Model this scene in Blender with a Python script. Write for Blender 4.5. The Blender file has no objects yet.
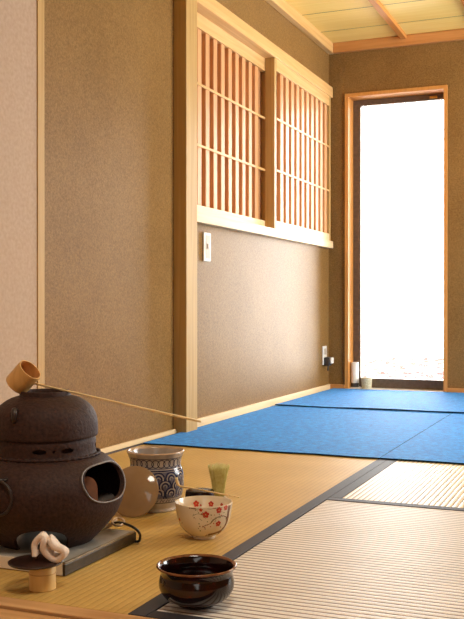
import bpy, bmesh, math, random
from mathutils import Vector, Matrix
random.seed(7)
S = bpy.context.scene
COL = S.collection
PI = math.pi
R = math.radians

# ------------------------------------------------------------------ camera
H = 0.5
YAW = R(22.7); cA, sA = math.cos(YAW), math.sin(YAW)
FPX = 940.0
cam_d = bpy.data.cameras.new('camera'); cam = bpy.data.objects.new('camera', cam_d); COL.objects.link(cam)
cam_d.sensor_fit = 'HORIZONTAL'; cam_d.sensor_width = 36; cam_d.lens = FPX/464*36
cam.location = (0, 0, H); cam.rotation_euler = (R(90-0.213), 0, YAW)
cam_d.clip_start = 0.02
S.camera = cam
# ------------------------------------------------------------------ world / light / exposure
W = bpy.data.worlds.new('world'); S.world = W; W.use_nodes = True
bg = W.node_tree.nodes['Background']; bg.inputs[0].default_value = (0.97, 0.985, 0.97, 1); bg.inputs[1].default_value = 13.0
S.view_settings.view_transform = 'Standard'; S.view_settings.look = 'None'
S.view_settings.exposure = 0.18; S.view_settings.gamma = 1; S.view_settings.use_curve_mapping = False
def portal(name, loc, direction, sx, sy):
    """sampling aid in a wall opening: emits nothing itself, only guides the sky light through it"""
    l = bpy.data.lights.new(name, 'AREA'); l.shape = 'RECTANGLE'; l.size = sx; l.size_y = sy
    l.cycles.is_portal = True
    o = bpy.data.objects.new(name, l); COL.objects.link(o); o.location = loc
    o.rotation_euler = Vector(direction).to_track_quat('-Z', 'Y').to_euler()
    return o
portal('added_side_opening_portal', (1.19, 4.25, 1.175), (-1, 0, 0), 1.7, 1.55)  # guides sky light through an unseen side opening added for brightness
l_ = bpy.data.lights.new('overhead_fill_light', 'AREA'); l_.shape = 'DISK'; l_.size = .55; l_.energy = 16; l_.color = (1.0, .92, .78)
lo_ = bpy.data.objects.new('overhead_fill_light', l_); COL.objects.link(lo_); lo_.location = (-.15, .75, 1.95)   # fill light added over the foreground, no known fitting, pointing down
l2_ = bpy.data.lights.new('rear_fill_light', 'AREA'); l2_.shape = 'RECTANGLE'; l2_.size = 1.4; l2_.size_y = 1.0; l2_.energy = 7.5; l2_.color = (1.0, .97, .90)
lo2_ = bpy.data.objects.new('rear_fill_light', l2_); COL.objects.link(lo2_); lo2_.location = (.3, -1.25, 1.1)   # unseen soft fill added behind the camera
lo2_.rotation_euler = Vector((-.25, 1, -.25)).to_track_quat('-Z', 'Z').to_euler()
portal('garden_window_portal', (-1.232, 5.40, .88), (0, -1, 0), .6, 1.76)

# ------------------------------------------------------------------ helpers
def at(px, py, d):
    u = (px-232)/FPX; v = (306-py)/FPX
    return Vector((d*(-sA+u*cA), d*(cA+u*sA), H+v*d))
CR = Vector((cA, sA, 0)); CF = Vector((-sA, cA, 0))

def link(o, parent=None):
    COL.objects.link(o)
    if parent is not None: o.parent = parent
    return o
def obj(name, bm, mats, parent=None, smooth=False, angle=None):
    me = bpy.data.meshes.new(name); bm.normal_update(); bm.to_mesh(me); bm.free()
    if not isinstance(mats, (list, tuple)): mats = [mats]
    for m in mats: me.materials.append(m)
    if smooth:
        me.polygons.foreach_set('use_smooth', [True]*len(me.polygons))
        if angle: me.set_sharp_from_angle(angle=R(angle))
    return link(bpy.data.objects.new(name, me), parent)
def tag(o, label=None, cat=None, group=None, kind=None):
    if label: o['label'] = label
    if cat: o['category'] = cat
    if group: o['group'] = group
    if kind: o['kind'] = kind
    return o
def empty(name, loc, rz=0):
    o = bpy.data.objects.new(name, None); COL.objects.link(o); o.location = loc; o.rotation_euler = (0, 0, rz)
    o.empty_display_size = .05
    return o
def bx(bm, x0, x1, y0, y1, z0, z1, bevel=0, mi=0):
    x0, x1 = sorted((x0, x1)); y0, y1 = sorted((y0, y1)); z0, z1 = sorted((z0, z1))
    r = bmesh.ops.create_cube(bm, size=1)
    vs = r['verts']
    for v in vs:
        v.co = Vector(((x0+x1)/2+v.co.x*(x1-x0), (y0+y1)/2+v.co.y*(y1-y0), (z0+z1)/2+v.co.z*(z1-z0)))
    fs = set(f for v in vs for f in v.link_faces)
    for f in fs: f.material_index = mi
    if bevel:
        es = set(e for v in vs for e in v.link_edges)
        bmesh.ops.bevel(bm, geom=list(es), offset=bevel, segments=2, affect='EDGES', profile=.5)
def box(name, x0, x1, y0, y1, z0, z1, mat, parent=None, bevel=0):
    bm = bmesh.new(); bx(bm, x0, x1, y0, y1, z0, z1, bevel)
    return obj(name, bm, mat, parent)
def lathe(bm, prof, n=64, mi=0, cap0=False, cap1=False, M=None):
    rows = []
    for r, z in prof:
        if r < 1e-6: rows.append([bm.verts.new((0, 0, z))])
        else: rows.append([bm.verts.new((r*math.cos(2*PI*k/n), r*math.sin(2*PI*k/n), z)) for k in range(n)])
    for a, b in zip(rows, rows[1:]):
        for k in range(n):
            k2 = (k+1) % n
            if len(a) == 1 and len(b) == 1: continue
            if len(a) == 1: f = bm.faces.new((a[0], b[k2], b[k]))
            elif len(b) == 1: f = bm.faces.new((a[k], a[k2], b[0]))
            else: f = bm.faces.new((a[k], a[k2], b[k2], b[k]))
            f.material_index = mi
    if cap0 and len(rows[0]) > 1: bm.faces.new(list(reversed(rows[0]))).material_index = mi
    if cap1 and len(rows[-1]) > 1: bm.faces.new(rows[-1]).material_index = mi
    if M is not None:
        for row in rows:
            for v in row: v.co = M @ v.co
def smoothprof(pts, sub=4):
    """Catmull-Rom through profile points"""
    out = []
    P = [Vector(p) for p in pts]
    for i in range(len(P)-1):
        p0 = P[max(i-1, 0)]; p1 = P[i]; p2 = P[i+1]; p3 = P[min(i+2, len(P)-1)]
        for k in range(sub):
            t = k/sub
            q = 0.5*((2*p1)+(-p0+p2)*t+(2*p0-5*p1+4*p2-p3)*t*t+(-p0+3*p1-3*p2+p3)*t**3)
            out.append(tuple(q))
    out.append(tuple(P[-1]))
    return out
def tube(bm, pts, rad, n=10, closed=False, mi=0, flat=1.0, up=None):
    pts = [Vector(p) for p in pts]; N = len(pts)
    rads = rad if isinstance(rad, (list, tuple)) else [rad]*N
    rings = []; prev = Vector(up) if up else None
    for i, p in enumerate(pts):
        if closed: t = (pts[(i+1) % N]-pts[i-1]).normalized()
        else: t = (pts[min(i+1, N-1)]-pts[max(i-1, 0)]).normalized()
        if prev is None: prev = t.orthogonal()
        a = (prev-t*prev.dot(t)).normalized(); b = t.cross(a); prev = a
        rings.append([bm.verts.new(p+(a*math.cos(2*PI*k/n)*flat+b*math.sin(2*PI*k/n))*rads[i]) for k in range(n)])
    m = N if closed else N-1
    for i in range(m):
        A = rings[i]; B = rings[(i+1) % N]
        for k in range(n):
            bm.faces.new((A[k], A[(k+1) % n], B[(k+1) % n], B[k])).material_index = mi
    if not closed:
        bm.faces.new(list(reversed(rings[0]))).material_index = mi; bm.faces.new(rings[-1]).material_index = mi
def spline(pts, sub=6, closed=False):
    P = [Vector(p) for p in pts]; n = len(P); out = []
    rng = range(n) if closed else range(n-1)
    for i in rng:
        if closed: p0, p1, p2, p3 = P[i-1], P[i], P[(i+1) % n], P[(i+2) % n]
        else: p0, p1, p2, p3 = P[max(i-1, 0)], P[i], P[i+1], P[min(i+2, n-1)]
        for k in range(sub):
            t = k/sub
            out.append(0.5*((2*p1)+(-p0+p2)*t+(2*p0-5*p1+4*p2-p3)*t*t+(-p0+3*p1-3*p2+p3)*t**3))
    if not closed: out.append(P[-1])
    return out
def boolean_cut(o, cutter):
    m = o.modifiers.new('cut', 'BOOLEAN'); m.operation = 'DIFFERENCE'; m.object = cutter; m.solver = 'EXACT'
    dg = bpy.context.evaluated_depsgraph_get(); dg.update()
    me = bpy.data.meshes.new_from_object(o.evaluated_get(dg))
    o.modifiers.clear(); o.data = me
    bpy.data.objects.remove(cutter)
def apply_mods(o):
    dg = bpy.context.evaluated_depsgraph_get(); dg.update()
    me = bpy.data.meshes.new_from_object(o.evaluated_get(dg)); o.modifiers.clear(); o.data = me

# ------------------------------------------------------------------ materials
def lin(r, g, b):
    f = lambda c: (c/255/12.92) if c/255 <= .04045 else ((c/255+.055)/1.055)**2.4
    return (f(r), f(g), f(b), 1)
class NT:
    def __init__(s, name):
        s.m = bpy.data.materials.new(name); s.m.use_nodes = True; s.t = s.m.node_tree
        s.b = s.t.nodes['Principled BSDF']
    def n(s, typ, **kw):
        nd = s.t.nodes.new(typ)
        for k, v in kw.items():
            if k in nd.inputs: nd.inputs[k].default_value = v
            else: setattr(nd, k, v)
        return nd
    def l(s, a, b): s.t.links.new(a, b)
    def coord(s, scale=(1, 1, 1), rot=(0, 0, 0)):
        tc = s.n('ShaderNodeTexCoord'); mp = s.n('ShaderNodeMapping'); mp.inputs['Scale'].default_value = scale
        mp.inputs['Rotation'].default_value = rot
        s.l(tc.outputs['Object'], mp.inputs['Vector']); return mp.outputs['Vector']
    def ramp(s, fac, stops):
        r = s.n('ShaderNodeValToRGB'); e = r.color_ramp.elements
        e[0].position, e[0].color = stops[0]; e[1].position, e[1].color = stops[-1]
        for p, c in stops[1:-1]:
            x = e.new(p); x.color = c
        s.l(fac, r.inputs['Fac']); return r.outputs['Color']
    def bump(s, h, strength=.3, dist=.002, normal=None):
        b = s.n('ShaderNodeBump'); b.inputs['Strength'].default_value = strength; b.inputs['Distance'].default_value = dist
        s.l(h, b.inputs['Height'])
        if normal is not None: s.l(normal, b.inputs['Normal'])
        s.l(b.outputs['Normal'], s.b.inputs['Normal']); return b.outputs['Normal']
    def set(s, rough=.5, spec=.5, **kw):
        s.b.inputs['Roughness'].default_value = rough; s.b.inputs['Specular IOR Level'].default_value = spec
        for k, v in kw.items(): s.b.inputs[k].default_value = v
        return s.m
def noisy(name, c0, c1, scale=40, rough=.6, bump=.2, dist=.002, spec=.5, coords=(1, 1, 1), detail=4, **kw):
    t = NT(name); v = t.coord(coords)
    nz = t.n('ShaderNodeTexNoise', Scale=scale, Detail=detail); t.l(v, nz.inputs['Vector'])
    c = t.ramp(nz.outputs['Fac'], [(.3, c0), (.7, c1)]); t.l(c, t.b.inputs['Base Color'])
    if bump: t.bump(nz.outputs['Fac'], bump, dist)
    return t.set(rough, spec, **kw)
def wood(name, c0, c1, axis='z', rough=.45, spec=.4, knots=False):
    sc = {'z': (60, 60, 2.2), 'y': (60, 2.2, 60), 'x': (2.2, 60, 60)}[axis]
    t = NT(name); v = t.coord(sc)
    nz = t.n('ShaderNodeTexNoise', Scale=1.0, Detail=5, Distortion=.6); t.l(v, nz.inputs['Vector'])
    c = t.ramp(nz.outputs['Fac'], [(.3, c0), (.7, c1)]); t.l(c, t.b.inputs['Base Color'])
    t.bump(nz.outputs['Fac'], .12, .001)
    return t.set(rough, spec)

M = {}
def plaster(name, c0, c1):
    t = NT(name); v = t.coord()
    n1 = t.n('ShaderNodeTexNoise', Scale=160, Detail=6, Roughness=.7); t.l(v, n1.inputs['Vector'])
    n2 = t.n('ShaderNodeTexNoise', Scale=3.5, Detail=4); t.l(v, n2.inputs['Vector'])
    mx = t.n('ShaderNodeMath', operation='MULTIPLY_ADD'); t.l(n1.outputs['Fac'], mx.inputs[0]); mx.inputs[1].default_value = .82
    m2 = t.n('ShaderNodeMath', operation='MULTIPLY'); t.l(n2.outputs['Fac'], m2.inputs[0]); m2.inputs[1].default_value = .18
    t.l(m2.outputs[0], mx.inputs[2])
    c = t.ramp(mx.outputs[0], [(.33, c0), (.67, c1)]); t.l(c, t.b.inputs['Base Color'])
    t.bump(n1.outputs['Fac'], .35, .0015)
    return t.set(.42, .16)
M['plaster'] = plaster('sand_plaster', lin(106, 74, 34), lin(156, 118, 68))
M['paper_wall'] = noisy('white_wall', lin(178, 150, 124), lin(190, 163, 138), 90, .8, .1, .0005, .3)
M['pale_wood'] = wood('pale_wood', lin(176, 136, 76), lin(194, 156, 96), 'z')
M['pale_wood_y'] = wood('pale_wood_along', lin(204, 156, 92), lin(226, 182, 120), 'y')
M['pale_wood_x'] = wood('pale_wood_across', lin(206, 150, 84), lin(226, 178, 112), 'x')
M['orange_wood'] = wood('orange_wood', lin(168, 92, 34), lin(192, 116, 50), 'z')
M['orange_wood_x'] = wood('orange_wood_across', lin(184, 120, 60), lin(206, 144, 82), 'x')
M['orange_wood_y'] = wood('orange_wood_along', lin(186, 116, 52), lin(210, 144, 72), 'y')
M['glare_wood_y'] = wood('glare_wood_along', lin(222, 190, 142), lin(238, 210, 166), 'y')  # paler copy for skirting and sill, with the daylight wash in its colour
M['casing_wood'] = wood('casing_wood', lin(196, 130, 62), lin(210, 146, 76), 'z')
M['floor_wood'] = wood('floor_wood', lin(190, 138, 84), lin(216, 168, 114), 'x', .45)
M['ceiling_wood'] = wood('ceiling_wood', lin(242, 206, 112), lin(250, 218, 130), 'x', .5)
M['slat_wood'] = wood('slat_wood', lin(200, 140, 88), lin(218, 164, 112), 'z', .4)
M['shoji_paper'] = noisy('shoji_paper', lin(176, 120, 76), lin(190, 136, 90), 120, .8, .05, .0003, .2)
M['heri'] = noisy('tatami_border_cloth', lin(48, 44, 48), lin(66, 61, 64), 900, .6, .25, .0006, .4)
M['iron'] = noisy('cast_iron', lin(44, 26, 21), lin(68, 44, 36), 170, .62, .7, .0022, .28, detail=6)
M['iron_smooth'] = noisy('dark_iron_rim', lin(36, 27, 26), lin(58, 45, 42), 200, .4, .25, .0008, .5)
M['rim_iron'] = noisy('worn_iron_edge', lin(92, 80, 74), lin(120, 108, 100), 300, .4, .2, .0006, .5)
M['bamboo'] = wood('bamboo', lin(196, 146, 82), lin(222, 176, 110), 'z', .38)
M['bamboo_pale'] = wood('bamboo_pale', lin(226, 184, 112), lin(240, 204, 136), 'z', .38)
M['ladle_in'] = wood('ladle_inside', lin(184, 122, 62), lin(204, 142, 78), 'z', .5)
M['dark_bronze'] = noisy('dark_bronze', lin(34, 20, 18), lin(56, 34, 28), 60, .28, .08, .0006, .5)
M['cloth'] = noisy('linen', lin(228, 208, 190), lin(238, 222, 206), 600, .85, .3, .0006, .2)
M['tile'] = noisy('grey_tile', lin(150, 146, 138), lin(178, 172, 162), 30, .3, .05, .0006, .5)
M['tray_wood'] = noisy('dark_tray_edge', lin(44, 35, 24), lin(72, 58, 38), 45, .4, .2, .001, .5)
M['tray_edge'] = noisy('worn_tray_edge', lin(120, 102, 72), lin(148, 128, 96), 60, .4, .1, .0006, .5)
M['cream'] = noisy('cream_edge', lin(230, 214, 190), lin(240, 226, 204), 40, .5, .05, .0006, .4)
M['cream_glaze'] = noisy('cream_glaze', lin(226, 204, 170), lin(238, 220, 192), 25, .16, .03, .0005, .5)
M['jar_glaze'] = noisy('grey_white_glaze', lin(150, 138, 128), lin(190, 176, 160), 28, .14, .03, .0005, .5)
M['jar_rim'] = noisy('tan_rim_glaze', lin(186, 152, 120), lin(206, 176, 144), 40, .18, .03, .0005, .5)
M['cobalt'] = noisy('cobalt_paint', lin(24, 28, 52), lin(46, 52, 84), 180, .16, 0, 0, .5)
M['cobalt_light'] = noisy('washed_cobalt_paint', lin(66, 68, 92), lin(112, 108, 118), 90, .16, 0, 0, .5)
M['lid_glaze'] = noisy('tan_grey_glaze', lin(140, 110, 76), lin(172, 140, 102), 9, .1, .02, .0005, .55)
M['red_paint'] = noisy('red_enamel', lin(176, 46, 34), lin(206, 74, 56), 200, .25, 0, 0, .5)
M['branch_paint'] = noisy('brown_enamel', lin(112, 74, 48), lin(142, 100, 68), 200, .25, 0, 0, .5)
M['leaf_paint'] = noisy('grey_green_enamel', lin(122, 118, 82), lin(150, 142, 102), 200, .25, 0, 0, .5)
M['gold_paint'] = noisy('yellow_enamel', lin(214, 160, 60), lin(224, 172, 80), 200, .25, 0, 0, .5)
M['lacquer'] = noisy('dark_lacquer', lin(24, 7, 8), lin(40, 13, 12), 20, .22, 0, 0, .25)
M['stick'] = noisy('split_bamboo', lin(244, 208, 146), lin(250, 222, 166), 30, .5, 0, 0, .3)
M['tine'] = noisy('whisk_bamboo', lin(204, 188, 104), lin(232, 220, 146), 120, .5, .1, .0005, .4)
M['ash'] = noisy('ash', lin(92, 84, 78), lin(118, 108, 100), 300, .9, .5, .002, .1)
M['clay'] = noisy('red_clay', lin(120, 78, 56), lin(142, 94, 68), 90, .7, .2, .001, .3)
M['black_rubber'] = noisy('black_cable', lin(16, 14, 14), lin(26, 24, 24), 200, .35, .05, .0003, .5)
M['beige_plastic'] = noisy('beige_plastic', lin(196, 164, 126), lin(210, 180, 142), 60, .4, .05, .0003, .5)
M['white_plastic'] = noisy('white_plastic', lin(226, 216, 200), lin(234, 226, 212), 60, .35, .02, .0003, .5)
M['grey_plastic'] = noisy('grey_plastic', lin(178, 162, 142), lin(190, 174, 154), 60, .4, .02, .0003, .5)
M['dark_plastic'] = noisy('dark_plastic', lin(52, 48, 46), lin(66, 60, 56), 60, .4, .02, .0003, .5)
M['bronze_metal'] = noisy('bronze_aluminium', lin(98, 82, 68), lin(114, 96, 80), 60, .4, .02, .0003, .5, **{'Metallic': .4})
M['brass'] = noisy('brass', lin(206, 152, 64), lin(220, 168, 80), 60, .35, .02, .0003, .5, **{'Metallic': .6})
M['white_ceramic'] = noisy('white_ceramic', lin(226, 220, 210), lin(236, 230, 222), 40, .3, .02, .0003, .5)
M['stone_ceramic'] = noisy('mottled_ceramic', lin(176, 166, 128), lin(214, 204, 176), 120, .5, .1, .0006, .4)
M['stone'] = noisy('pale_paving', lin(226, 218, 210), lin(242, 236, 230), 30, .8, .3, .002, .3)
M['sub_floor'] = wood('sub_floor', lin(120, 88, 58), lin(140, 104, 72), 'y')

def tatami(name, pitch, axis, c_top, c_gap, off=0.0, rough=.42, spec=.5, bump=1.0, g0=.05, g1=.72):
    t = NT(name); tc = t.n('ShaderNodeTexCoord'); sp = t.n('ShaderNodeSeparateXYZ'); t.l(tc.outputs['Object'], sp.inputs[0])
    m = t.n('ShaderNodeMath', operation='MULTIPLY_ADD'); t.l(sp.outputs['X' if axis == 'x' else 'Y'], m.inputs[0])
    m.inputs[1].default_value = 1/pitch; m.inputs[2].default_value = off
    fr = t.n('ShaderNodeMath', operation='FRACT'); t.l(m.outputs[0], fr.inputs[0])
    # rounded rib height  h = 4 f (1-f)
    a = t.n('ShaderNodeMath', operation='SUBTRACT'); a.inputs[0].default_value = 1; t.l(fr.outputs[0], a.inputs[1])
    h = t.n('ShaderNodeMath', operation='MULTIPLY'); t.l(fr.outputs[0], h.inputs[0]); t.l(a.outputs[0], h.inputs[1])
    h4 = t.n('ShaderNodeMath', operation='MULTIPLY'); t.l(h.outputs[0], h4.inputs[0]); h4.inputs[1].default_value = 4
    hp = t.n('ShaderNodeMath', operation='POWER'); t.l(h4.outputs[0], hp.inputs[0]); hp.inputs[1].default_value = .5
    # rush strands (fine, along the other axis) + patches of wear
    v = t.coord((30, 700, 1) if axis == 'y' else (700, 30, 1))
    v = t.coord((700, 60, 1) if axis == 'y' else (60, 700, 1))
    nz = t.n('ShaderNodeTexNoise', Scale=1, Detail=2); t.l(v, nz.inputs['Vector'])
    v2 = t.coord((1, 1, 1)); n2 = t.n('ShaderNodeTexNoise', Scale=6, Detail=5); t.l(v2, n2.inputs['Vector'])
    col = t.ramp(hp.outputs[0], [(g0, c_gap), (g1, c_top)])
    mix = t.n('ShaderNodeMix', data_type='RGBA', blend_type='MULTIPLY'); mix.inputs[0].default_value = .5
    t.l(col, mix.inputs[6])
    c2 = t.ramp(nz.outputs['Fac'], [(.3, (.68, .64, .58, 1)), (.7, (1, 1, 1, 1))]); t.l(c2, mix.inputs[7])
    mix2 = t.n('ShaderNodeMix', data_type='RGBA', blend_type='MULTIPLY'); mix2.inputs[0].default_value = .5
    t.l(mix.outputs[2], mix2.inputs[6])
    c3 = t.ramp(n2.outputs['Fac'], [(.35, (.82, .76, .66, 1)), (.65, (1, 1, 1, 1))]); t.l(c3, mix2.inputs[7])
    t.l(mix2.outputs[2], t.b.inputs['Base Color'])
    nb = t.n('ShaderNodeMath', operation='MULTIPLY_ADD'); t.l(nz.outputs['Fac'], nb.inputs[0]); nb.inputs[1].default_value = .12
    t.l(hp.outputs[0], nb.inputs[2])
    t.bump(nb.outputs[0], bump, .0012)
    return t.set(rough, spec)
M['tatami_gold'] = tatami('golden_rush', .0145, 'x', lin(216, 176, 98), lin(190, 144, 70), rough=.52, spec=.3, bump=.5)
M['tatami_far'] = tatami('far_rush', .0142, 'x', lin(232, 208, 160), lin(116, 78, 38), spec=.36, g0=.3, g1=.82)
M['tatami_glare'] = tatami('glare_rush', .0175, 'y', lin(246, 236, 224), lin(118, 80, 48), rough=.5, spec=.36, g0=.42, g1=.86)  # door glare on this mat is put into its near-white rush colour

def felt():
    t = NT('blue_felt'); v = t.coord()
    n1 = t.n('ShaderNodeTexNoise', Scale=48, Detail=8, Roughness=.8); t.l(v, n1.inputs['Vector'])
    n2 = t.n('ShaderNodeTexNoise', Scale=600, Detail=2); t.l(v, n2.inputs['Vector'])
    c = t.ramp(n1.outputs['Fac'], [(.36, lin(0, 92, 186)), (.64, lin(20, 158, 244))]); t.l(c, t.b.inputs['Base Color'])
    b = t.bump(n1.outputs['Fac'], .5, .003); t.bump(n2.outputs['Fac'], .6, .001, b)
    t.b.inputs['Sheen Weight'].default_value = .12; t.b.inputs['Sheen Roughness'].default_value = .4
    t.b.inputs['Sheen Tint'].default_value = (.75, .9, 1, 1)
    return t.set(.7, .18)
M['felt'] = felt()
M['felt_edge'] = noisy('felt_edge', lin(8, 34, 56), lin(14, 46, 74), 200, .9, .2, .001, .1)

def glass():
    t = NT('window_glass'); tr = t.n('ShaderNodeBsdfTransparent'); gl = t.n('ShaderNodeBsdfGlossy', Roughness=.02)
    fz = t.n('ShaderNodeFresnel', IOR=1.45); mx = t.n('ShaderNodeMixShader')
    t.l(fz.outputs[0], mx.inputs[0]); t.l(tr.outputs[0], mx.inputs[1]); t.l(gl.outputs[0], mx.inputs[2])
    t.l(mx.outputs[0], t.t.nodes['Material Output'].inputs['Surface'])
    return t.m
M['glass'] = glass()
def glaze_dark():
    t = NT('iron_brown_glaze'); v = t.coord((1, 1, 1))
    n = t.n('ShaderNodeTexNoise', Scale=38, Detail=5, Distortion=1.0); t.l(v, n.inputs['Vector'])
    c = t.ramp(n.outputs['Fac'], [(.35, lin(16, 7, 6)), (.58, lin(38, 10, 9)), (.76, lin(74, 16, 16))])
    t.l(c, t.b.inputs['Base Color']); t.bump(n.outputs['Fac'], .08, .001)
    return t.set(.12, .6)
M['dark_glaze'] = glaze_dark()
M['rim_glaze'] = noisy('worn_glaze_rim', lin(96, 52, 30), lin(140, 88, 54), 60, .16, .05, .0005, .6)

def struct(o, label=None):
    o['kind'] = 'structure'
    if label: o['label'] = label
    return o

# ------------------------------------------------------------------ room shell
XL, YB, ZC, XR = -1.635, 5.405, 2.06, 1.20
bm = bmesh.new()
bx(bm, XL-.12, XL, 2.421, 3.46, -.06, ZC+.1); bx(bm, XL-.12, XL, 3.46, YB, -.06, .845)
bx(bm, XL-.12, XL, 3.46, YB, 1.79, ZC+.1); bx(bm, XL-.12, XL, 5.38, YB, .845, 1.79)
bx(bm, XL-.12, XL-.085, 3.46, 5.38, .845, 1.79)
struct(obj('wall_left', bm, M['plaster']), 'tan sand plaster wall along the left')
bm = bmesh.new(); bx(bm, XL-.12, XL, -1.3, 2.386, -.06, ZC+.1)
struct(obj('wall_left_front', bm, M['paper_wall']), 'pinkish white wall panel at the left edge')
bm = bmesh.new(); bx(bm, XL-.12, XL+.004, 2.386, 2.421, 0, ZC+.02, .001)
struct(obj('trim_1', bm, M['pale_wood']), 'thin wooden strip between white and tan walls')
# corner post of the partition
bm = bmesh.new(); bx(bm, XL-.03, -1.58, 3.317, 3.419, 0, ZC, .003)
struct(obj('trim_2', bm, M['pale_wood']), 'square wooden post on the left wall')
# back wall with tall window opening
OX0, OX1, OZ = -1.532, -.933, 1.755
bm = bmesh.new()
bx(bm, XL-.12, OX0, YB, YB+.14, -.06, ZC+.1); bx(bm, OX1, XR+.12, YB, YB+.14, -.06, ZC+.1)
bx(bm, OX0, OX1, YB, YB+.14, OZ, ZC+.1)
struct(obj('wall_back', bm, M['plaster']), 'tan plaster wall around the tall window')
bm = bmesh.new()
bx(bm, XR, XR+.12, -1.3, 3.4, -.06, ZC+.1); bx(bm, XR, XR+.12, 5.1, YB, -.06, ZC+.1)
bx(bm, XR, XR+.12, 3.4, 5.1, 1.95, ZC+.1); bx(bm, XR, XR+.12, 3.4, 5.1, -.06, .4)  # opening added in this unseen wall to let in more sky light
struct(obj('wall_right', bm, M['plaster']))
bm = bmesh.new()
bx(bm, XL-.12, XR+.12, -1.42, -1.3, -.06, ZC+.1)
struct(obj('wall_rear', bm, M['plaster']))
struct(box('floor', XL-.12, XR+.12, -1.3, YB+.14, -.12, -.058, M['sub_floor']))
# ceiling boards with fine gaps, filled by dark strips painting the joint shade
bm = bmesh.new()
y = YB+.14
seams = [5.144, 4.805, 4.465, 4.125, 3.785, 3.445, 3.105, 2.765, 2.425, 2.085, 1.745, 1.405, 1.065, .725, .385, .045, -.3, -.64, -.98, -1.3]
for s_ in seams:
    bx(bm, XL-.12, XR+.12, s_+.004, y, ZC, ZC+.012, .0005); bx(bm, XL-.12, XR+.12, s_-.0035, s_+.0035, ZC+.0006, ZC+.01, 0, 1); y = s_-.004
bx(bm, XL-.12, XR+.12, -1.3, YB+.14, ZC+.0125, ZC+.03, 0, 1)
struct(obj('ceiling', bm, [M['ceiling_wood'], M['tray_wood']]), 'pale board ceiling with thin dark joints')
k = 3
for x in (-1.178, -.75, -.30, .15, .60, 1.05):
    struct(box('trim_%d' % k, x-.017, x+.017, -1.3, YB-.03, ZC-.024, ZC, M['orange_wood_y'], bevel=.002), 'ceiling batten'); k += 1
struct(box('trim_9', XL, XL+.035, -1.3, YB, 2.0, ZC, M['pale_wood_y'], bevel=.003), 'cornice of the left wall')
struct(box('trim_10', XL+.035, XR, YB-.03, YB, 2.0, ZC-.001, M['orange_wood_x'], bevel=.003), 'cornice of the back wall')
struct(box('baseboard_left', XL, XL+.014, 3.419, YB, 0, .034, M['glare_wood_y'], bevel=.002))
struct(box('baseboard_left_front', XL, XL+.012, 2.421, 3.317, 0, .018, M['glare_wood_y'], bevel=.002))
struct(box('baseboard_back_left', XL+.014, OX0, YB-.014, YB, 0, .034, M['orange_wood_x'], bevel=.002))
struct(box('baseboard_back_right', OX1, XR, YB-.014, YB, 0, .034, M['orange_wood_x'], bevel=.002))
# tall window: wooden casing, metal sash, pane
w = empty('window_1', ((OX0+OX1)/2, YB+.07, 0)); struct(w, 'tall narrow window with dark metal sash')
bm = bmesh.new()
bx(bm, OX0-.0, OX0+.02, YB-.012, YB+.14, .0125, OZ); bx(bm, OX1-.02, OX1, YB-.012, YB+.14, .0125, OZ)
bx(bm, OX0+.02, OX1-.02, YB-.012, YB+.14, OZ-.02, OZ)
o = obj('casing', bm, M['casing_wood'], w); o.matrix_parent_inverse = Matrix.Translation(-w.location)
SX0, SX1, SY = OX0+.02, OX1-.02, YB+.10
def wpart(name, x0, x1, y0, y1, z0, z1, mat, bevel=.002):
    o = box(name, x0, x1, y0, y1, z0, z1, mat, w, bevel); o.matrix_parent_inverse = Matrix.Translation(-w.location); return o
wpart('sash_stile', SX0, SX0+.045, SY, SY+.035, .012, OZ-.02, M['bronze_metal'])
wpart('sash_stile', SX1-.008, SX1, SY, SY+.035, .012, OZ-.02, M['bronze_metal'])
wpart('sash_top_rail', SX0+.045, SX1-.008, SY, SY+.035, OZ-.055, OZ-.02, M['bronze_metal'])
wpart('sash_bottom_rail', SX0+.045, SX1-.008, SY, SY+.035, .012, .068, M['bronze_metal'])
wpart('latch', SX1-.10, SX1-.055, SY-.008, SY, OZ-.048, OZ-.034, M['brass'])
wpart('window_sill', OX0, OX1, YB-.012, YB+.14, -.02, .012, M['white_ceramic'])
wpart('pane', SX0+.045, SX1-.008, SY+.015, SY+.019, .068, OZ-.055, M['glass'], 0)
# rail and sill of the lattice window
struct(box('trim_11', XL-.05, XL+.032, 3.419, 5.385, 1.735, 1.797, M['pale_wood_y'], bevel=.002), 'head rail above the lattice panels')
struct(box('trim_12', XL-.085, XL+.034, 3.419, 5.385, .842, .884, M['glare_wood_y'], bevel=.002), 'sill under the lattice panels')
struct(box('trim_13', XL-.085, XL+.004, 5.355, 5.385, .884, 1.735, M['orange_wood'], bevel=.002), 'jamb beside the lattice panels')

def lattice_panel(label, xf, depth, y0, y1, slats, rail_top, sw):
    """xf = face plane x"""
    t = empty('lattice_panel', (xf-depth/2, (y0+y1)/2, .884)); inv = Matrix.Translation(-t.location)
    tag(t, label, 'sliding panel', 'sliding lattice panels')
    def p(name, x0, x1, ya, yb, z0, z1, mat, bev=.0015):
        o = box(name, x0, x1, ya, yb, z0, z1, mat, t, bev); o.matrix_parent_inverse = inv; return o
    p('stile', xf-depth, xf, y0, y0+.03, .8845, 1.7345, M['orange_wood'] if False else M['pale_wood'])
    p('stile', xf-depth, xf, y1-.03, y1, .8845, 1.7345, M['pale_wood'])
    p('rail', xf-depth, xf, y0+.03, y1-.03, .8845, .926, M['glare_wood_y'])
    p('rail', xf-depth, xf, y0+.03, y1-.03, rail_top, 1.7345, M['pale_wood_y'])
    p('paper_backing', xf-.028, xf-.026, y0+.03, y1-.03, .926, rail_top, M['shoji_paper'], 0)
    for y in slats: p('slat', xf-.024, xf-.004, y, y+sw, .926, rail_top, M['slat_wood'], .003)
    for z in (1.178, 1.436): p('crossbar', xf-.004, xf+.001, y0+.03, y1-.03, z-.0055, z+.0055, M['pale_wood_y'], .001)
    return t
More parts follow.
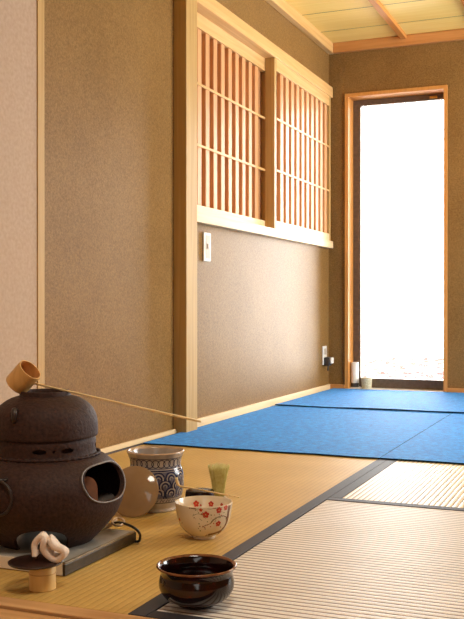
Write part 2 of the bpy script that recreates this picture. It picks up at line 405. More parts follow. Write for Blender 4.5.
lattice_panel('lattice panel nearer the post, set back behind its neighbour', -1.659, .034, 3.46, 4.44,
              [3.518+.0835*i for i in range(10)], 1.672, .041)
lattice_panel('lattice panel nearer the corner, brightly lit and in the front track', -1.607, .05, 4.388, 5.355,
              [4.487+.0845*i for i in range(10)], 1.675, .046)

# outside
struct(box('ground', -7, 5, YB+.2, 16, -.30, -.25, M['stone']), 'bright paved ground outside the window')
g = NT('gravel_bed'); v = g.coord(); n = g.n('ShaderNodeTexNoise', Scale=8, Detail=8, Roughness=.75); g.l(v, n.inputs['Vector'])
c = g.ramp(n.outputs['Fac'], [(.50, lin(84, 42, 36)), (.60, lin(236, 224, 216))]); g.l(c, g.b.inputs['Base Color']); g.bump(n.outputs['Fac'], .8, .02); g.set(.9, .2)
bm = bmesh.new(); bmesh.ops.create_grid(bm, x_segments=90, y_segments=60, size=1)
for v in bm.verts:
    v.co = Vector((-2.4+v.co.x*2.6, 11.2+v.co.y*2.4, -.247+random.uniform(0, .02)))
tag(obj('gravel', bm, g.m), 'reddish gravel lying outside beyond the window', 'gravel', kind='stuff')

# ------------------------------------------------------------------ tatami mats
def mat_thing(label, x0, x1, y0, y1, surf, along):
    """along: direction of the cloth borders"""
    t = empty('tatami_mat', ((x0+x1)/2, (y0+y1)/2, -.055)); inv = Matrix.Translation(-t.location)
    tag(t, label, 'tatami mat', 'tatami mats')
    g_ = .0008; B = .031
    x0 += g_; x1 -= g_; y0 += g_; y1 -= g_
    o = box('rush_cover', x0, x1, y0, y1, -.055, 0, surf, t, .002); o.matrix_parent_inverse = inv
    if along == 'y': ed = [(x0, x0+B, y0, y1), (x1-B, x1, y0, y1)]
    else: ed = [(x0, x1, y0, y0+B), (x0, x1, y1-B, y1)]
    for a in ed:
        o = box('cloth_border', a[0]-.0002, a[1]+.0002, a[2]-.0002, a[3]+.0002, -.054, .0015, M['heri'], t, .0006); o.matrix_parent_inverse = inv
XS = -.711; Y0 = 1.338; YM = 2.36; XW = XL+.0
mat_thing('golden rush mat along the left wall, under the kettle and jar', XW, XS, Y0, 3.15, M['tatami_gold'], 'y')
mat_thing('pale glaring rush mat at bottom right with crosswise ribs', XS, XR, Y0, YM, M['tatami_glare'], 'x')
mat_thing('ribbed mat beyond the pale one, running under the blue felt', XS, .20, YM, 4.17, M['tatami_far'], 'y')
mat_thing('golden mat at the far left, covered by the blue felt', XW, XS, 3.15, YB-.015, M['tatami_gold'], 'y')
mat_thing('mat at right of the room beside the added side opening', .20, XR, YM, 4.17, M['tatami_far'], 'y')
mat_thing('mat covered by the farther felt, before the tall window', XS, XR, 4.17, YB-.015, M['tatami_glare'], 'x')
struct(box('trim_14', XL, XR, 1.298, 1.3375, -.055, .001, M['floor_wood'], bevel=.0015), 'narrow threshold board at the mat edge')
bm = bmesh.new(); y = 1.2955
for i in range(9):
    bx(bm, XL, XR, y-.28, y-.002, -.055, -.003, .0015); y -= .28
struct(obj('trim_15', bm, M['floor_wood']), 'wooden floor boards in the near corner')

# ------------------------------------------------------------------ blue felt carpets
def felt_sheet(label, x0, x1, y0, y1, z, seed, wav=.0):
    rnd = random.Random(seed); nx = 60; ny = 40; bm = bmesh.new()
    ph = [rnd.uniform(0, 6) for _ in range(4)]
    def zz(a, b):
        x = x0+(x1-x0)*a
        return z+.0045+wav*(math.exp(-b*14))*(.5+.5*math.sin(x*9+ph[0])*math.sin(x*4+ph[1]))
    top = [[bm.verts.new((x0+(x1-x0)*i/nx, y0+(y1-y0)*j/ny+(.003*math.sin(i*.35+ph[2]) if j == 0 else 0), zz(i/nx, j/ny))) for i in range(nx+1)] for j in range(ny+1)]
    bot = [[bm.verts.new((v.co.x, v.co.y, v.co.z-.004)) for v in row] for row in top]
    for j in range(ny):
        for i in range(nx):
            bm.faces.new((top[j][i], top[j][i+1], top[j+1][i+1], top[j+1][i]))
            bm.faces.new((bot[j][i], bot[j+1][i], bot[j+1][i+1], bot[j][i+1])).material_index = 1
    for i in range(nx):
        bm.faces.new((top[0][i], bot[0][i], bot[0][i+1], top[0][i+1])).material_index = 1
        bm.faces.new((top[ny][i], top[ny][i+1], bot[ny][i+1], bot[ny][i])).material_index = 1
    for j in range(ny):
        bm.faces.new((top[j][0], top[j+1][0], bot[j+1][0], bot[j][0])).material_index = 1
        bm.faces.new((top[j][nx], bot[j][nx], bot[j+1][nx], top[j+1][nx])).material_index = 1
    o = obj('felt_carpet', bm, [M['felt'], M['felt_edge']])
    return tag(o, label, 'carpet', 'blue felt carpets')
felt_sheet('blue felt sheet nearest the camera, left strip beside the wall', -1.604, -.737, 3.006, 4.44, .0018, 1)
felt_sheet('blue felt sheet at right of the lengthwise seam, nearer sheet', -.7345, XR-.02, 3.006, 4.44, .0018, 2)
felt_sheet('farther blue felt sheet lying before the tall window', -1.600, XR-.02, 4.375, YB-.018, .0072, 3, .004)

# ------------------------------------------------------------------ wall fittings
def put(o, t, inv=None): o.matrix_parent_inverse = Matrix.Translation(-t.location); return o
t = empty('light_switch', (XL, 3.62, .688)); tag(t, 'small white switch plate on the wall beside the post', 'light switch')
put(box('plate', XL, XL+.010, 3.585, 3.655, .688, .810, M['white_plastic'], t, .004), t)
put(box('panel', XL+.009, XL+.0115, 3.600, 3.642, .700, .798, M['grey_plastic'], t, .001), t)
put(box('rocker', XL+.011, XL+.019, 3.610, 3.634, .741, .762, M['white_plastic'], t, .002), t)
t = empty('wall_outlet', (XL, 5.33, .16)); tag(t, 'white outlet plate low in the far corner', 'outlet')
put(box('plate', XL, XL+.008, 5.27, 5.345, .155, .265, M['white_plastic'], t, .003), t)
put(box('socket', XL+.007, XL+.010, 5.29, 5.325, .215, .250, M['grey_plastic'], t, .001), t)
t = empty('power_plug', (XL+.010, 5.30, .16)); tag(t, 'dark plug adapter in the low outlet', 'plug')
put(box('body', XL+.0085, XL+.042, 5.28, 5.335, .150, .200, M['dark_plastic'], t, .006), t)
bm = bmesh.new(); bx(bm, XL+.0425, XL+.056, 5.285, 5.330, .163, .198, .005); put(obj('cap', bm, M['white_plastic'], t), t)
bm = bmesh.new(); tube(bm, [(XL+.026, 5.308, .152), (XL+.026, 5.308, .138), (XL+.024, 5.308, .120)], .0045, 8); put(obj('cord_end', bm, M['dark_plastic'], t, True), t)

# things on the window sill
p = at(355, 390, 1); px_t = (YB+.045)/p.y
t = empty('white_vase', (p.x*px_t, YB+.045, .012)); tag(t, 'slim white cylinder with dark foot on a saucer, on the sill', 'vase')
bm = bmesh.new(); lathe(bm, [(0, 0), (.030, 0), (.036, .005), (.034, .006), (.0, .0045)], 40); obj('saucer', bm, M['white_ceramic'], t, True, 40)
bm = bmesh.new(); lathe(bm, [(0, .006), (.022, .006), (.024, .010), (.023, .030), (.0, .031)], 40); obj('foot', bm, M['dark_plastic'], t, True, 40)
bm = bmesh.new(); lathe(bm, [(0, .031), (.0225, .031), (.0225, .150), (.020, .153), (.016, .153), (.015, .12), (0, .12)], 40); obj('body', bm, M['white_ceramic'], t, True, 40)
p = at(366.7, 390, 1); px_t = (YB+.032)/p.y
bm = bmesh.new(); lathe(bm, smoothprof([(0, 0), (.026, 0), (.028, .004), (.031, .03), (.032, .060), (.030, .062), (.028, .058), (.026, .02), (0, .012)], 3), 48)
o = obj('small_pot', bm, M['stone_ceramic'], None, True); o.location = (p.x*px_t, YB+.032, .012)
tag(o, 'small mottled beige cup beside the white cylinder on the sill', 'cup')

# ------------------------------------------------------------------ brazier and kettle
KC = Vector((-1.089, 1.618, 0)); BZ = .026
# tile board
t = empty('tile_board', (-1.095, 1.615, 0)); tag(t, 'square grey tile board in a dark edge under the iron brazier', 'board')
bx0, bx1, by0, by1 = -1.250, -.952, 1.478, 1.752
put(box('tile_top', bx0+.006, bx1-.006, by0+.006, by1-.006, .004, BZ, M['tile'], t, .001), t)
put(box('side_edge', bx1-.0055, bx1, by0, by1-.006, .0016, BZ-.003, M['tray_wood'], t, .001), t)
put(box('side_edge', bx0, bx0+.0055, by0+.006, by1-.006, .0016, BZ-.003, M['tray_wood'], t, .001), t)
put(box('side_edge', bx0, bx1, by1-.0055, by1, .0016, BZ-.003, M['tray_wood'], t, .001), t)
o = put(box('front_edge', bx0+.006, bx1-.006, by0, by0+.0055, .0016, BZ-.001, M['cream'], t, .001), t); o['label'] = 'cream front edge'
put(box('edge_bead', bx1-.0058, bx1+.0006, by0, by1-.006, BZ-.003, BZ+.0008, M['tray_edge'], t, .0008), t)

PR = smoothprof([(.100, .236), (.1025, .228), (.1025, .207), (.106, .200), (.119, .196), (.128, .190), (.147, .173), (.158, .152), (.1605, .135), (.157, .108),
                 (.146, .082), (.126, .056), (.106, .036), (.096, .026)], 5)
PR = [(r, z) for r, z in PR]
def rad_at(z):
    for (r0, z0), (r1, z1) in zip(PR, PR[1:]):
        if z0 >= z >= z1: return r0+(r1-r0)*((z0-z)/max(z0-z1, 1e-9))
    return PR[-1][0] if z < PR[-1][1] else PR[0][0]
t = empty('iron_brazier', (KC.x, KC.y, BZ)); tag(t, 'round dark cast iron brazier with side mouth, standing on the tile board', 'brazier')
F = t
N = 180; K = 60
def zb(th):
    best = 999
    for c0 in (-60, 60, 180):
        d = (math.degrees(th)-c0+180) % 360-180
        best = min(best, abs(d))
    w_ = 29
    return BZ+.0005 + (.048*math.sqrt(max(0, 1-(best/w_)**2)) if best < w_ else 0)
bm = bmesh.new(); outer = []; inner = []
for k in range(N):
    th = 2*PI*k/N; z_b = zb(th); ro = []; ri = []
    for i in range(K+1):
        s = i/K; z = .236+(z_b-.236)*s
        r = rad_at(z)
        ro.append(bm.verts.new((r*math.cos(th), r*math.sin(th), z-BZ)))
        r2 = r-.009
        ri.append(bm.verts.new((r2*math.cos(th), r2*math.sin(th), z-BZ)))
    outer.append(ro); inner.append(ri)
for k in range(N):
    k2 = (k+1) % N
    for i in range(K):
        bm.faces.new((outer[k][i], outer[k][i+1], outer[k2][i+1], outer[k2][i]))
        bm.faces.new((inner[k][i], inner[k2][i], inner[k2][i+1], inner[k][i+1]))
    bm.faces.new((outer[k][0], outer[k2][0], inner[k2][0], inner[k][0]))
    bm.faces.new((outer[k][K], inner[k][K], inner[k2][K], outer[k2][K]))
bmesh.ops.recalc_face_normals(bm, faces=bm.faces)
body = obj('body', bm, M['iron'], F)
# mouth contour in (y, z): squarish oval with two small lobes on top
def mouth(a, g=0):
    e = 2.7; cy_, cz_ = 0.0, .1525
    w_, h_ = .077+g, .0345+g
    c_, s_ = math.cos(a), math.sin(a)
    k_ = (abs(c_)**e+abs(s_)**e)**(-1/e)
    y_ = w_*c_*k_; z_ = h_*s_*k_
    return cy_+y_*(1-.10*(z_ < 0)*abs(z_)/h_), cz_+z_
cb = bmesh.new(); n_ = 72; ring0 = []; ring1 = []
for i in range(n_):
    y_, z_ = mouth(2*PI*i/n_)
    ring0.append(cb.verts.new((.06, y_*.75, z_-BZ))); ring1.append(cb.verts.new((.26, y_*1.2, z_-BZ)))
for i in range(n_):
    j = (i+1) % n_; cb.faces.new((ring0[i], ring0[j], ring1[j], ring1[i]))
cb.faces.new(ring0); cb.faces.new(ring1)
# vent slots in the collar
for q in range(4):
    for da, sy, sz in ((-15.5, .0140, .0052), (15.5, .0140, .0052), (0, .0032, .0028)):
        Mx = Matrix.Rotation(R(-47+90*q+da), 4, 'Z') @ Matrix.Translation((.098, 0, .2175-BZ))
        bmesh.ops.create_uvsphere(cb, u_segments=16, v_segments=8, radius=1, matrix=Mx @ Matrix.Diagonal((.02, sy, sz, 1)))
bmesh.ops.recalc_face_normals(cb, faces=cb.faces)
cut = obj('cut', cb, M['iron']); cut.location = F.location
dg = bpy.context.evaluated_depsgraph_get(); dg.update()
boolean_cut(body, cut)
body.data.polygons.foreach_set('use_smooth', [True]*len(body.data.polygons)); body.data.set_sharp_from_angle(angle=R(35))
# rim of the mouth follows the body surface
pts = []
for i in range(n_):
    y_, z_ = mouth(2*PI*i/n_, .0012); y_ *= .98
    r_ = rad_at(z_)+.0004
    pts.append((math.sqrt(max(r_*r_-y_*y_, 0)), y_, z_-BZ))
bm = bmesh.new(); tube(bm, pts, .0019, 8, True); o = obj('mouth_rim', bm, M['rim_iron'], F, True); o['label'] = 'worn pale edge of the side mouth'
# knotted ridge where the collar meets the shoulder
bm = bmesh.new(); tube(bm, [((.1085)*math.cos(2*PI*i/160), .1085*math.sin(2*PI*i/160), .2015-BZ+.0008*math.sin(i*2.1)) for i in range(160)], [.0030+.0012*math.sin(i*1.7) for i in range(160)], 8, True)
obj('shoulder_ridge', bm, M['iron'], F, True)
bm = bmesh.new(); lathe(bm, [(0, .072-BZ), (.09, .074-BZ), (.126, .080-BZ), (.135, .084-BZ), (.133, .090-BZ), (0, .088-BZ)], 64)
obj('fire_bowl_floor', bm, M['iron_smooth'], F, True, 40)
# lugs with ring handles on the near and far side
for sgn in (-1, 1):
    lug = bmesh.new()
    zr = .170
    rr = rad_at(zr)
    tube(lug, spline([(-.011, sgn*(rr-.004), zr+.003-BZ), (-.010, sgn*(rr+.008), zr+.002-BZ), (0, sgn*(rr+.012), zr+.004-BZ), (.010, sgn*(rr+.008), zr+.002-BZ), (.011, sgn*(rr-.004), zr+.003-BZ)], 5), .0042, 8)
    lo = obj('lug', lug, M['iron_smooth'], F, True)
    rb = bmesh.new(); R0 = .033
    lean = .30
    tube(rb, [(R0*math.cos(2*PI*i/48), sgn*(rr+.010-(0 if zr else 0)-(.0)*1 - (R0-R0*math.sin(2*PI*i/48))*(-.02)), zr+.002-BZ-R0+R0*math.sin(2*PI*i/48)) for i in range(48)], .0030, 10, True)
    obj('ring', rb, M['iron_smooth'], lo, True)

# ash and clay tile inside
bm = bmesh.new(); lathe(bm, [(0, 0), (.128, 0), (.142, .012), (.140, .016), (.09, .012), (0, .018)], 64)
o = obj('ash_bed', bm, M['ash'], None, True); o.location = (KC.x, KC.y, .0915); tag(o, 'grey ash filling the inside of the brazier', 'ash', kind='stuff')
bm = bmesh.new()
prof = [(-.020, 0)]+[(.020*math.cos(a), .036+.024*math.sin(a)) for a in [PI-PI*i/14 for i in range(15)]]+[(.020, 0)]
fr = [bm.verts.new((.006, y_, z_)) for y_, z_ in prof]; bk = [bm.verts.new((-.004, y_, z_)) for y_, z_ in prof]
bm.faces.new(fr); bm.faces.new(list(reversed(bk)))
for i in range(len(fr)):
    j = (i+1) % len(fr); bm.faces.new((fr[i], bk[i], bk[j], fr[j]))
bmesh.ops.bevel(bm, geom=bm.edges[:], offset=.0012, segments=2, affect='EDGES')
o = obj('clay_tile', bm, M['clay'], None, True, 40); o.location = (KC.x+.116, KC.y-.026, .1045); o.rotation_euler = (0, R(-8), R(-40))
tag(o, 'rounded brown clay piece visible inside the brazier mouth', 'tile')

# kettle
t = empty('iron_kettle', (KC.x, KC.y, .236)); KT = t
tag(t, 'domed dark iron kettle sitting in the brazier, open at the top', 'kettle')
dome = smoothprof([(0, -.062), (.04, -.060), (.075, -.045), (.088, -.02), (.0895, -.004)], 4)[:-1]+[(.090, .0012), (.1048, .0012)] + \
    smoothprof([(.1062, .004), (.1065, .020), (.1045, .037), (.0985, .053), (.087, .066), (.070, .0765), (.056, .081), (.0515, .0830)], 5)
dome += [(.0505, .091), (.0490, .0918), (.0455, .0918), (.0445, .090), (.0445, .078)] + [(.060, .072), (.085, .055), (.092, .03), (.088, 0), (.07, -.035), (.0, -.05)]
bm = bmesh.new(); lathe(bm, dome, 96); obj('body', bm, M['iron'], KT, True, 50)
bm = bmesh.new(); lathe(bm, [(0, .050), (.0855, .050)], 64); o = obj('water', bm, M['lacquer'], KT); o['label'] = 'dark water inside the kettle'
for sgn in (-1, 1):   # lugs of the kettle
    bm = bmesh.new(); y_ = sgn*.096
    tube(bm, spline([(-.004, sgn*.094, .060), (-.002, sgn*.1035, .062), (.002, sgn*.108, .057), (.002, sgn*.108, .048), (0, sgn*.101, .040)], 5), [.0055]*21, 8)
    obj('lug', bm, M['iron_smooth'], KT, True)
# ------------------------------------------------------------------ ladle
c0 = at(23.2, 377.4, 1.900)
ax = (CR*.66+Vector((0, 0, 1))*.69-CF*.30).normalized()
Mr = Matrix.Translation(c0-ax*.024) @ ax.to_track_quat('Z', 'Y').to_matrix().to_4x4()
t = empty('bamboo_ladle', (c0.x, c0.y, c0.z)); tag(t, 'bamboo ladle resting on the kettle mouth, long thin handle to the right', 'ladle')
bm = bmesh.new()
lathe(bm, [(0, 0), (.0240, 0), (.0256, .0015), (.0258, .0465), (.0252, .048), (.0232, .048)], 48, 0, M=Mr)
lathe(bm, [(.0232, .048), (.0228, .046), (.0226, .004), (0, .003)], 48, 1, M=Mr)
o = put(obj('cup', bm, [M['bamboo'], M['ladle_in']], t, True, 40), t)
h0 = at(35, 383.7, 1.899); h1 = at(201, 421.6, 1.90); hs = (h1-h0)
hh = h0 - hs*.035
bm = bmesh.new(); tube(bm, [hh, h0+hs*.3, h0+hs*.7, h1], [.0024, .0026, .0028, .0030], 8, flat=.75)
put(obj('handle', bm, M['stick'], t, True), t)

# ------------------------------------------------------------------ cable beside the tile board
t = empty('power_cable', tuple(at(125, 527, 2.02))); t.location.z = BZ; tag(t, 'black cable bending over the rear corner of the tile board', 'cable')
P1 = Vector((-.975, 1.700, BZ))
def w2(px, py, z):   # pixel on a horizontal plane
    return at(px, py, (H-z)*FPX/(py-306))
bm = bmesh.new()
pp = [w2(104, 527, BZ+.004), w2(111, 524.5, BZ+.008), w2(118, 522.5, BZ+.014), w2(128, 525, BZ+.016), w2(136, 529.5, BZ+.011), w2(140.0, 535, .022), w2(139.0, 541, .006), w2(134, 541.5, .0035), w2(120, 540, .0035), w2(105, 538, .0035), w2(90, 534, .0035)]
tube(bm, spline(pp, 6), .0028, 10); put(obj('cable', bm, M['black_rubber'], t, True), t)
bm = bmesh.new(); q = [w2(118+6*math.cos(a), 522+3.8*math.sin(a), BZ+.012+.004*math.sin(a)) for a in [2*PI*i/20 for i in range(20)]]
tube(bm, q, .0026, 8, True); put(obj('cable_loop', bm, M['beige_plastic'], t, True), t)
bm = bmesh.new(); tube(bm, spline([w2(97, 531, BZ+.005), w2(104, 527.5, BZ+.0065), w2(111, 524.5, BZ+.008), w2(116, 520, BZ+.012)], 5), [.004]*5+[.0048]*6+[.0035]*5, 10)
put(obj('cable_plug', bm, M['beige_plastic'], t, True), t)

# ------------------------------------------------------------------ lid rest, kettle lid, folded cloth
fb = w2(42.3, 589, 0)
t = empty('lid_rest', tuple(fb)); tag(t, 'short bamboo cylinder carrying the dark kettle lid', 'stand')
bm = bmesh.new(); lathe(bm, [(0, 0), (.0225, 0), (.0235, .001), (.0235, .0435), (.0228, .0445), (.0195, .0445), (.019, .043), (.019, .004), (0, .003)], 48)
obj('tube', bm, M['bamboo_pale'], t, True, 40)
bm = bmesh.new(); lathe(bm, [(.0236, .028), (.0241, .0285), (.0241, .0295), (.0236, .030)], 48); obj('node_ring', bm, M['bamboo'], t, True)
lc = at(35.5, 562, 1.655); lc.z = .0447
t = empty('kettle_lid', tuple(lc)); tag(t, 'dark round metal lid balanced on the bamboo stand', 'lid')
bm = bmesh.new(); lathe(bm, smoothprof([(0, 0), (.030, .0), (.044, .002), (.0478, .0045), (.0470, .0065), (.034, .0085), (.015, .0095), (0, .0098)], 3), 64); obj('plate', bm, M['dark_bronze'], t, True)
bm = bmesh.new(); lathe(bm, smoothprof([(0, .009), (.004, .0095), (.0045, .013), (.0075, .017), (.0078, .021), (.005, .025), (0, .026)], 3), 24); obj('knob', bm, M['clay'], t, True)
# cloth: folded strip
cb0 = at(52, 549, 1.63)
def cp(x, y, dz=0): return (x-240)/2626*1.0, -(y-190)/2626*1.12
path = [(174, 172), (168, 150), (176, 122), (194, 100), (210, 96), (222, 112), (224, 138), (234, 164), (256, 180), (290, 182), (308, 164), (300, 146), (276, 136), (252, 122), (232, 104)]
P2 = spline([Vector((*cp(*q), 0)) for q in path], 5)
bm = bmesh.new(); rows = []
nd = 9
for j in range(nd):
    v_ = j/(nd-1)
    row = []
    for i, q in enumerate(P2):
        wob = .0016*math.sin(i*.37+v_*3.0)+.002*math.sin(v_*5+i*.11)
        base = lc+Vector((0, 0, .0118))+CR*(q.x+.026+wob)+CF*((v_-.5)*.036-.006+.004*math.sin(i*.2))+Vector((0, 0, max(q.y-.001+wob*.5, -.001)))
        row.append(bm.verts.new(base))
    rows.append(row)
for a, b in zip(rows, rows[1:]):
    for i in range(len(P2)-1): bm.faces.new((a[i], a[i+1], b[i+1], b[i]))
o = obj('folded_cloth', bm, M['cloth'], None, True)
m = o.modifiers.new('s', 'SOLIDIFY'); m.thickness = .0105; m.offset = 0
m = o.modifiers.new('u', 'SUBSURF'); m.levels = 1; m.render_levels = 1
apply_mods(o); o.data.polygons.foreach_set('use_smooth', [True]*len(o.data.polygons))
tag(o, 'folded cream linen cloth lying on the dark kettle lid', 'cloth')

# ------------------------------------------------------------------ painted marks on turned surfaces
def rprof(prof, z):
    for (r0, z0), (r1, z1) in zip(prof, prof[1:]):
        lo, hi = min(z0, z1), max(z0, z1)
        if lo <= z <= hi and hi-lo > 1e-9: return r0+(r1-r0)*((z-z0)/(z1-z0))
    return prof[-1][0]
def painter(bm, prof, eps=.00035):
    def P(th, z): r = rprof(prof, z)+eps; return (r*math.cos(th), r*math.sin(th), z)
    def poly(th0, z0, pts, mi):
        """pts in metres (s, t) around (th0, z0)"""
        rr_ = rprof(prof, z0)
        c = bm.verts.new(P(th0+sum(p[0] for p in pts)/len(pts)/rr_, z0+sum(p[1] for p in pts)/len(pts)))
        vs = [bm.verts.new(P(th0+s/rr_, z0+t_)) for s, t_ in pts]
        for i in range(len(vs)): bm.faces.new((c, vs[i], vs[(i+1) % len(vs)])).material_index = mi
    def stroke(th0, z0, pts, w_, mi, closed=False):
        rr_ = rprof(prof, z0); n = len(pts); A = []; B_ = []
        for i, (s, t_) in enumerate(pts):
            a = pts[(i+1) % n] if (closed or i < n-1) else pts[i]; b = pts[i-1] if (closed or i > 0) else pts[i]
            dx, dy = a[0]-b[0], a[1]-b[1]; L = math.hypot(dx, dy) or 1; nx, ny = -dy/L*w_/2, dx/L*w_/2
            A.append(bm.verts.new(P(th0+(s+nx)/rr_, z0+t_+ny))); B_.append(bm.verts.new(P(th0+(s-nx)/rr_, z0+t_-ny)))
        for i in range(n if closed else n-1):
            j = (i+1) % n; bm.faces.new((A[i], B_[i], B_[j], A[j])).material_index = mi
    return poly, stroke
def circ(r, n=16, a0=0, a1=2*PI, cx=0, cy=0, closed=True):
    m = n if closed else n+1
    return [(cx+r*math.cos(a0+(a1-a0)*i/n), cy+r*math.sin(a0+(a1-a0)*i/n)) for i in range(m)]

# ------------------------------------------------------------------ blue and white jar
jb = w2(155.5, 509, 0); JD = 2.315
th_c = math.atan2(-jb.y, -jb.x)      # towards the camera
jprof = smoothprof([(.050, 0), (.0525, .004), (.053, .010), (.060, .022), (.0675, .045), (.0695, .070), (.0690, .088), (.0655, .100), (.0625, .108), (.0622, .116), (.0640, .126), (.0685, .137), (.0712, .143)], 4)
t = empty('water_jar', tuple(jb)); tag(t, 'blue and white patterned ceramic jar behind the iron brazier', 'jar')
bm = bmesh.new()
lathe(bm, [(0, .001)]+jprof, 96, 0)
for f in bm.faces:
    if .041 < f.calc_center_median().z < .1005: f.material_index = 3
lathe(bm, [jprof[-1], (.0708, .1455), (.0690, .1462), (.0665, .1455), (.0645, .140)], 96, 1)
lathe(bm, [(.0645, .140), (.0585, .120), (.0590, .105), (.0640, .08), (.062, .04), (.048, .012), (0, .010)], 96, 0)
poly, stroke = painter(bm, jprof)
for i in range(28):   # interlocking rings on the neck
    stroke(th_c+2*PI*i/28, .1200, circ(.0092, 24), .0018, 2, True)
for z_, w_ in ((.1085, .0016), (.1315, .0016), (.103, .0030), (.026, .0016), (.0375, .0016)):
    stroke(0, z_, [(2*PI*rprof(jprof, z_)*i/96, 0) for i in range(96)], w_, 2, True)
for i in range(26):
    stroke(th_c+2*PI*i/26, .0315, [(-.005, -.004), (-.001, .0035), (.003, -.003), (.006, .003)], .0018, 2)
rnd = random.Random(3)
for row, z_ in enumerate((.052, .070, .088)):   # overlapping fans of concentric arcs
    for i in range(13):
        th = th_c+2*PI*(i+.5*(row % 2))/13+.1
        R1 = .0158
        for q, rr_ in enumerate((R1, R1*.74, R1*.50, R1*.27)):
            rot = rnd.uniform(-.7, .7)
            stroke(th, z_-.004, [(a, max(min(b, .0145), -.0125)) for a, b in circ(rr_, 16, rot-.3, rot+PI+.6, closed=False)], .0030 if q % 2 == 0 else .0024, 2 if q % 2 == 0 else 0)
        poly(th+.24, z_-.004, circ(.0035, 8), 2)
obj('body', bm, [M['jar_glaze'], M['jar_rim'], M['cobalt'], M['cobalt_light']], t, True, 60)
# leaning lid
til = R(20)
Ctr = at(133.5, 492, 2.236); RL = .061
nrm = (-CF*math.cos(til)+Vector((0, 0, 1))*math.sin(til)-CR*.20).normalized()
up = (Vector((0, 0, 1))-nrm*nrm.z).normalized(); Ctr.z = RL*up.z+.0015
side = up.cross(nrm)
Mr = Matrix.Translation(Ctr) @ Matrix((side, up, nrm)).transposed().to_4x4()
bm = bmesh.new()
lathe(bm, smoothprof([(0, .012), (.02, .0112), (.04, .0078), (.054, .0030), (.0600, .0002), (.0612, -.002), (.0598, -.0035)], 4)+[(.052, -.001), (.050, -.008), (.047, -.008), (.046, 0), (.03, .005), (0, .0075)], 80, M=Mr)
o = obj('jar_lid', bm, M['lid_glaze'], None, True, 40); tag(o, 'glossy tan grey ceramic disc leaning against the patterned jar', 'lid')

# ------------------------------------------------------------------ tea bowl with red blossoms
tb = w2(203.8, 537.3, 0); th_c = math.atan2(-tb.y, -tb.x)
bprof = [(.0245, .0), (.0250, .001), (.0245, .0055)]+smoothprof([(.0270, .0065), (.038, .0125), (.0500, .026), (.0572, .045), (.0608, .064), (.0622, .076)], 5)
t = empty('tea_bowl', tuple(tb)); tag(t, 'cream tea bowl painted with red blossoms on a branch', 'bowl')
bm = bmesh.new(); lathe(bm, [(0, .003), (.020, .003), (.0215, 0)]+bprof, 96, 0)
lathe(bm, [bprof[-1], (.0618, .0776), (.0606, .0776), (.0592, .075), (.0565, .06), (.050, .038), (.035, .018), (.015, .012), (0, .0115)], 96, 0)
poly, stroke = painter(bm, bprof[3:])
def tpx(px, py):
    """painted position from the picture: px offset in pixels from the bowl axis -> angle; py -> z"""
    off = (px-203.8)/FPX*2.0; z = .04
    for _ in range(8):
        r_ = rprof(bprof[3:], z); a = math.asin(max(-.999, min(.999, off/r_))); d_ = 2.03-r_*math.cos(a); z = H-(py-306)/FPX*d_
        z = max(.008, min(.0745, z))
    return th_c+a, z
def zc(px, py): return 165+px/5.8, 450+py/5.8      # from the 5.8x study crop
def flower(cx, cy, r_, mi=1):
    th, z = tpx(*zc(cx, cy))
    for q in range(5):
        a = 2*PI*q/5+.3
        poly(th, z, circ(r_*.56, 8, cx=r_*.74*math.cos(a), cy=r_*.74*math.sin(a)), mi)
    poly(th, z, circ(r_*.22, 6), 4)
for f in ((312, 352, .0056), (236, 378, .0060), (308, 430, .0052), (352, 338, .0048), (84, 404, .0034), (208, 350, .003)): flower(*f)
def branch(pts, w_, mi=2):
    L = [tpx(*zc(*p)) for p in pts]; th0 = L[0][0]; z0 = L[0][1]; rr_ = rprof(bprof[3:], z0)
    sp = spline([Vector(((a-th0)*rr_, z-z0, 0)) for a, z in L], 5)
    stroke(th0, z0, [(v.x, v.y) for v in sp], w_, mi)
branch([(232, 500), (280, 488), (320, 470), (350, 430), (355, 395), (330, 385), (290, 400), (262, 430)], .0016)
branch([(250, 495), (300, 482), (335, 460), (358, 420), (366, 370), (372, 320)], .0058)
branch([(236, 502), (268, 498), (302, 488), (330, 472)], .0075)
branch([(262, 430), (240, 438), (215, 450)], .0012); branch([(355, 395), (372, 360), (380, 315)], .0022)
branch([(160, 385), (190, 372), (220, 382), (236, 400)], .0009, 3); branch([(150, 330), (175, 345), (200, 340)], .0009, 3)
branch([(246, 335), (262, 345), (290, 340), (330, 320)], .0010, 3); branch([(200, 400), (215, 412)], .001, 3)
rnd = random.Random(11)
for q in range(90):
    cx, cy = rnd.choice([(215, 450), (262, 430), (170, 380), (200, 360), (290, 330), (285, 400), (330, 380), (160, 320), (340, 470), (100, 425), (365, 340)])
    th, z = tpx(*zc(cx+rnd.uniform(-22, 22), cy+rnd.uniform(-22, 22)))
    poly(th, z, circ(rnd.uniform(.0008, .0016), 6), rnd.choice([2, 3, 3, 1]))
# blossoms on the inner wall seen above the near rim
iprof = [(.035, .018), (.050, .038), (.0565, .06), (.0592, .075)]
ipoly, istroke = painter(bm, iprof, -.0004)
for cx, cy, r_ in ((180, 312, .0056), (268, 314, .0050), (206, 352-30, .002), (330, 312, .0034)):
    off = ((165+cx/5.8)-203.8)/FPX*2.085; th = th_c+PI-math.asin(off/.0575); z = H-((450+cy/5.8)-306)/FPX*2.086
    for q in range(5):
        a = 2*PI*q/5+.3; ipoly(th, z, circ(r_*.56, 8, cx=r_*.74*math.cos(a), cy=r_*.74*math.sin(a)), 1)
    ipoly(th, z, circ(r_*.22, 6), 4)
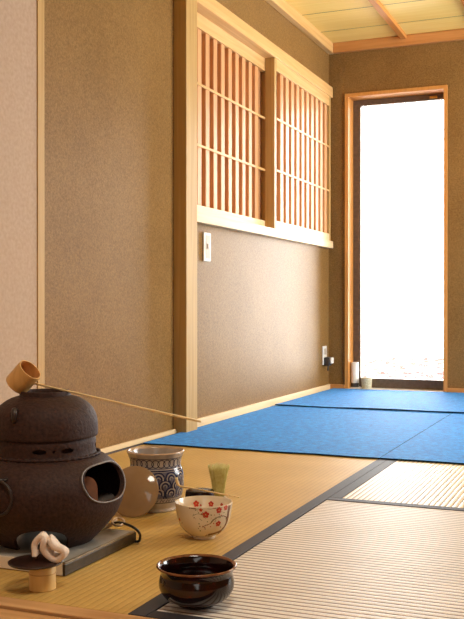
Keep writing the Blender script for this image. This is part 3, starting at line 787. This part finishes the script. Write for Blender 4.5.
# the same branch carries on round the back
for q in range(5):
    th = th_c+PI*.55+q*.42; z = .035+.012*math.sin(q*2)
    for w_ in range(5):
        a = 2*PI*w_/5; poly(th, z, circ(.0022, 8, cx=.0028*math.cos(a), cy=.0028*math.sin(a)), 1)
obj('body', bm, [M['cream_glaze'], M['red_paint'], M['branch_paint'], M['leaf_paint'], M['gold_paint']], t, True, 50)

# ------------------------------------------------------------------ lacquer caddy, tea scoop, whisk
nc = w2(200, 519.3, 0)
t = empty('tea_caddy', tuple(nc)); tag(t, 'small dark lacquer tea caddy behind the blossom bowl', 'caddy')
bm = bmesh.new(); lathe(bm, smoothprof([(0, .0005), (.020, 0), (.026, .005), (.0315, .02), (.0335, .038), (.0339, .045)], 3)+[(0, .045)], 56); obj('body', bm, M['lacquer'], t, True, 50)
bm = bmesh.new(); lathe(bm, [(0, .0455), (.0338, .0455)]+smoothprof([(.0342, .047), (.0343, .058), (.0330, .0655), (.029, .0682), (0, .0694)], 3), 56); obj('lid', bm, M['lacquer'], t, True, 50)
bm = bmesh.new()
sc = [at(176.4, 478.2, 2.236), at(177.2, 482.3, 2.237), at(180.0, 486.2, 2.234)]
z0 = .0722
sc += [w2(190, 488.2, z0+.001), w2(202, 490.3, z0), w2(220, 493.8, z0), w2(239, 497.4, z0-.001)]
sp = spline(sc, 5); n = len(sp)
tube(bm, sp, [.0034 if i < 9 else .0024 if i < 14 else .0016 for i in range(n)], 8, flat=1.6, up=CF)
o = obj('tea_scoop', bm, M['stick'], None, True); tag(o, 'curved bamboo tea scoop lying across the lacquer caddy', 'scoop')
wc = at(218.6, 513, 1); wd = 2.275; wc = Vector((wd*(-sA+(218.6-232)/FPX*cA), wd*(cA+(218.6-232)/FPX*sA), 0))
t = empty('tea_whisk', tuple(wc)); tag(t, 'bamboo tea whisk standing with tines up behind the blossom bowl', 'whisk')
bm = bmesh.new(); lathe(bm, [(0, 0), (.0118, 0), (.0125, .001), (.0125, .032), (.0135, .036), (.0, .036)], 32); obj('handle', bm, M['bamboo_pale'], t, True, 40)
bm = bmesh.new(); tube(bm, [(.0146*math.cos(2*PI*i/32), .0146*math.sin(2*PI*i/32), .0375) for i in range(32)], .0014, 6, True); obj('thread', bm, M['dark_plastic'], t, True)
bm = bmesh.new()
for i in range(96):
    a = 2*PI*i/96; f = random.uniform(.92, 1.06); zt = .116+random.uniform(-.004, .002)
    c_, s_ = math.cos(a), math.sin(a)
    tube(bm, [(r_*f*c_, r_*f*s_, z) for r_, z in ((.0135, .036), (.0142, .056), (.0175, .078), (.0220, .100), (.0255, zt-.003), (.0250, zt))], [.00065]*4+[.0005, .0003], 4)
for i in range(60):
    a = random.uniform(0, 2*PI); rr_ = random.uniform(.2, .95)
    zt = .117+random.uniform(-.006, .003)
    tube(bm, [(r_*rr_*math.cos(a), r_*rr_*math.sin(a), z) for r_, z in ((.012, .036), (.0135, .06), (.018, .095), (.022, zt))], [.00075, .0007, .0006, .0003], 4)
obj('tines', bm, M['tine'], t, True)

# ------------------------------------------------------------------ dark brown bowl in front
db = w2(196.5, 605.5, 0)
dprof = [(.030, 0), (.0315, .001), (.0315, .004)]+smoothprof([(.038, .006), (.052, .0135), (.0612, .026), (.0632, .038), (.0612, .048), (.0600, .053), (.0625, .059), (.0662, .0635)], 4)
t = empty('waste_bowl', tuple(db)); t.location.z = .0016
tag(t, 'dark brown glossy glazed bowl at the front edge of the mats', 'bowl')
bm = bmesh.new(); lathe(bm, [(0, .002), (.027, .002), (.028, 0)]+dprof, 96, 0)
lathe(bm, [dprof[-1], (.0675, .0650), (.0672, .0664), (.0655, .0672), (.0632, .0662), (.0615, .0640)], 96, 1)
lathe(bm, [(.0615, .0640), (.0572, .055), (.0575, .045), (.0590, .036), (.055, .022), (.04, .010), (0, .007)], 96, 0)
obj('body', bm, [M['dark_glaze'], M['rim_glaze']], t, True, 60)
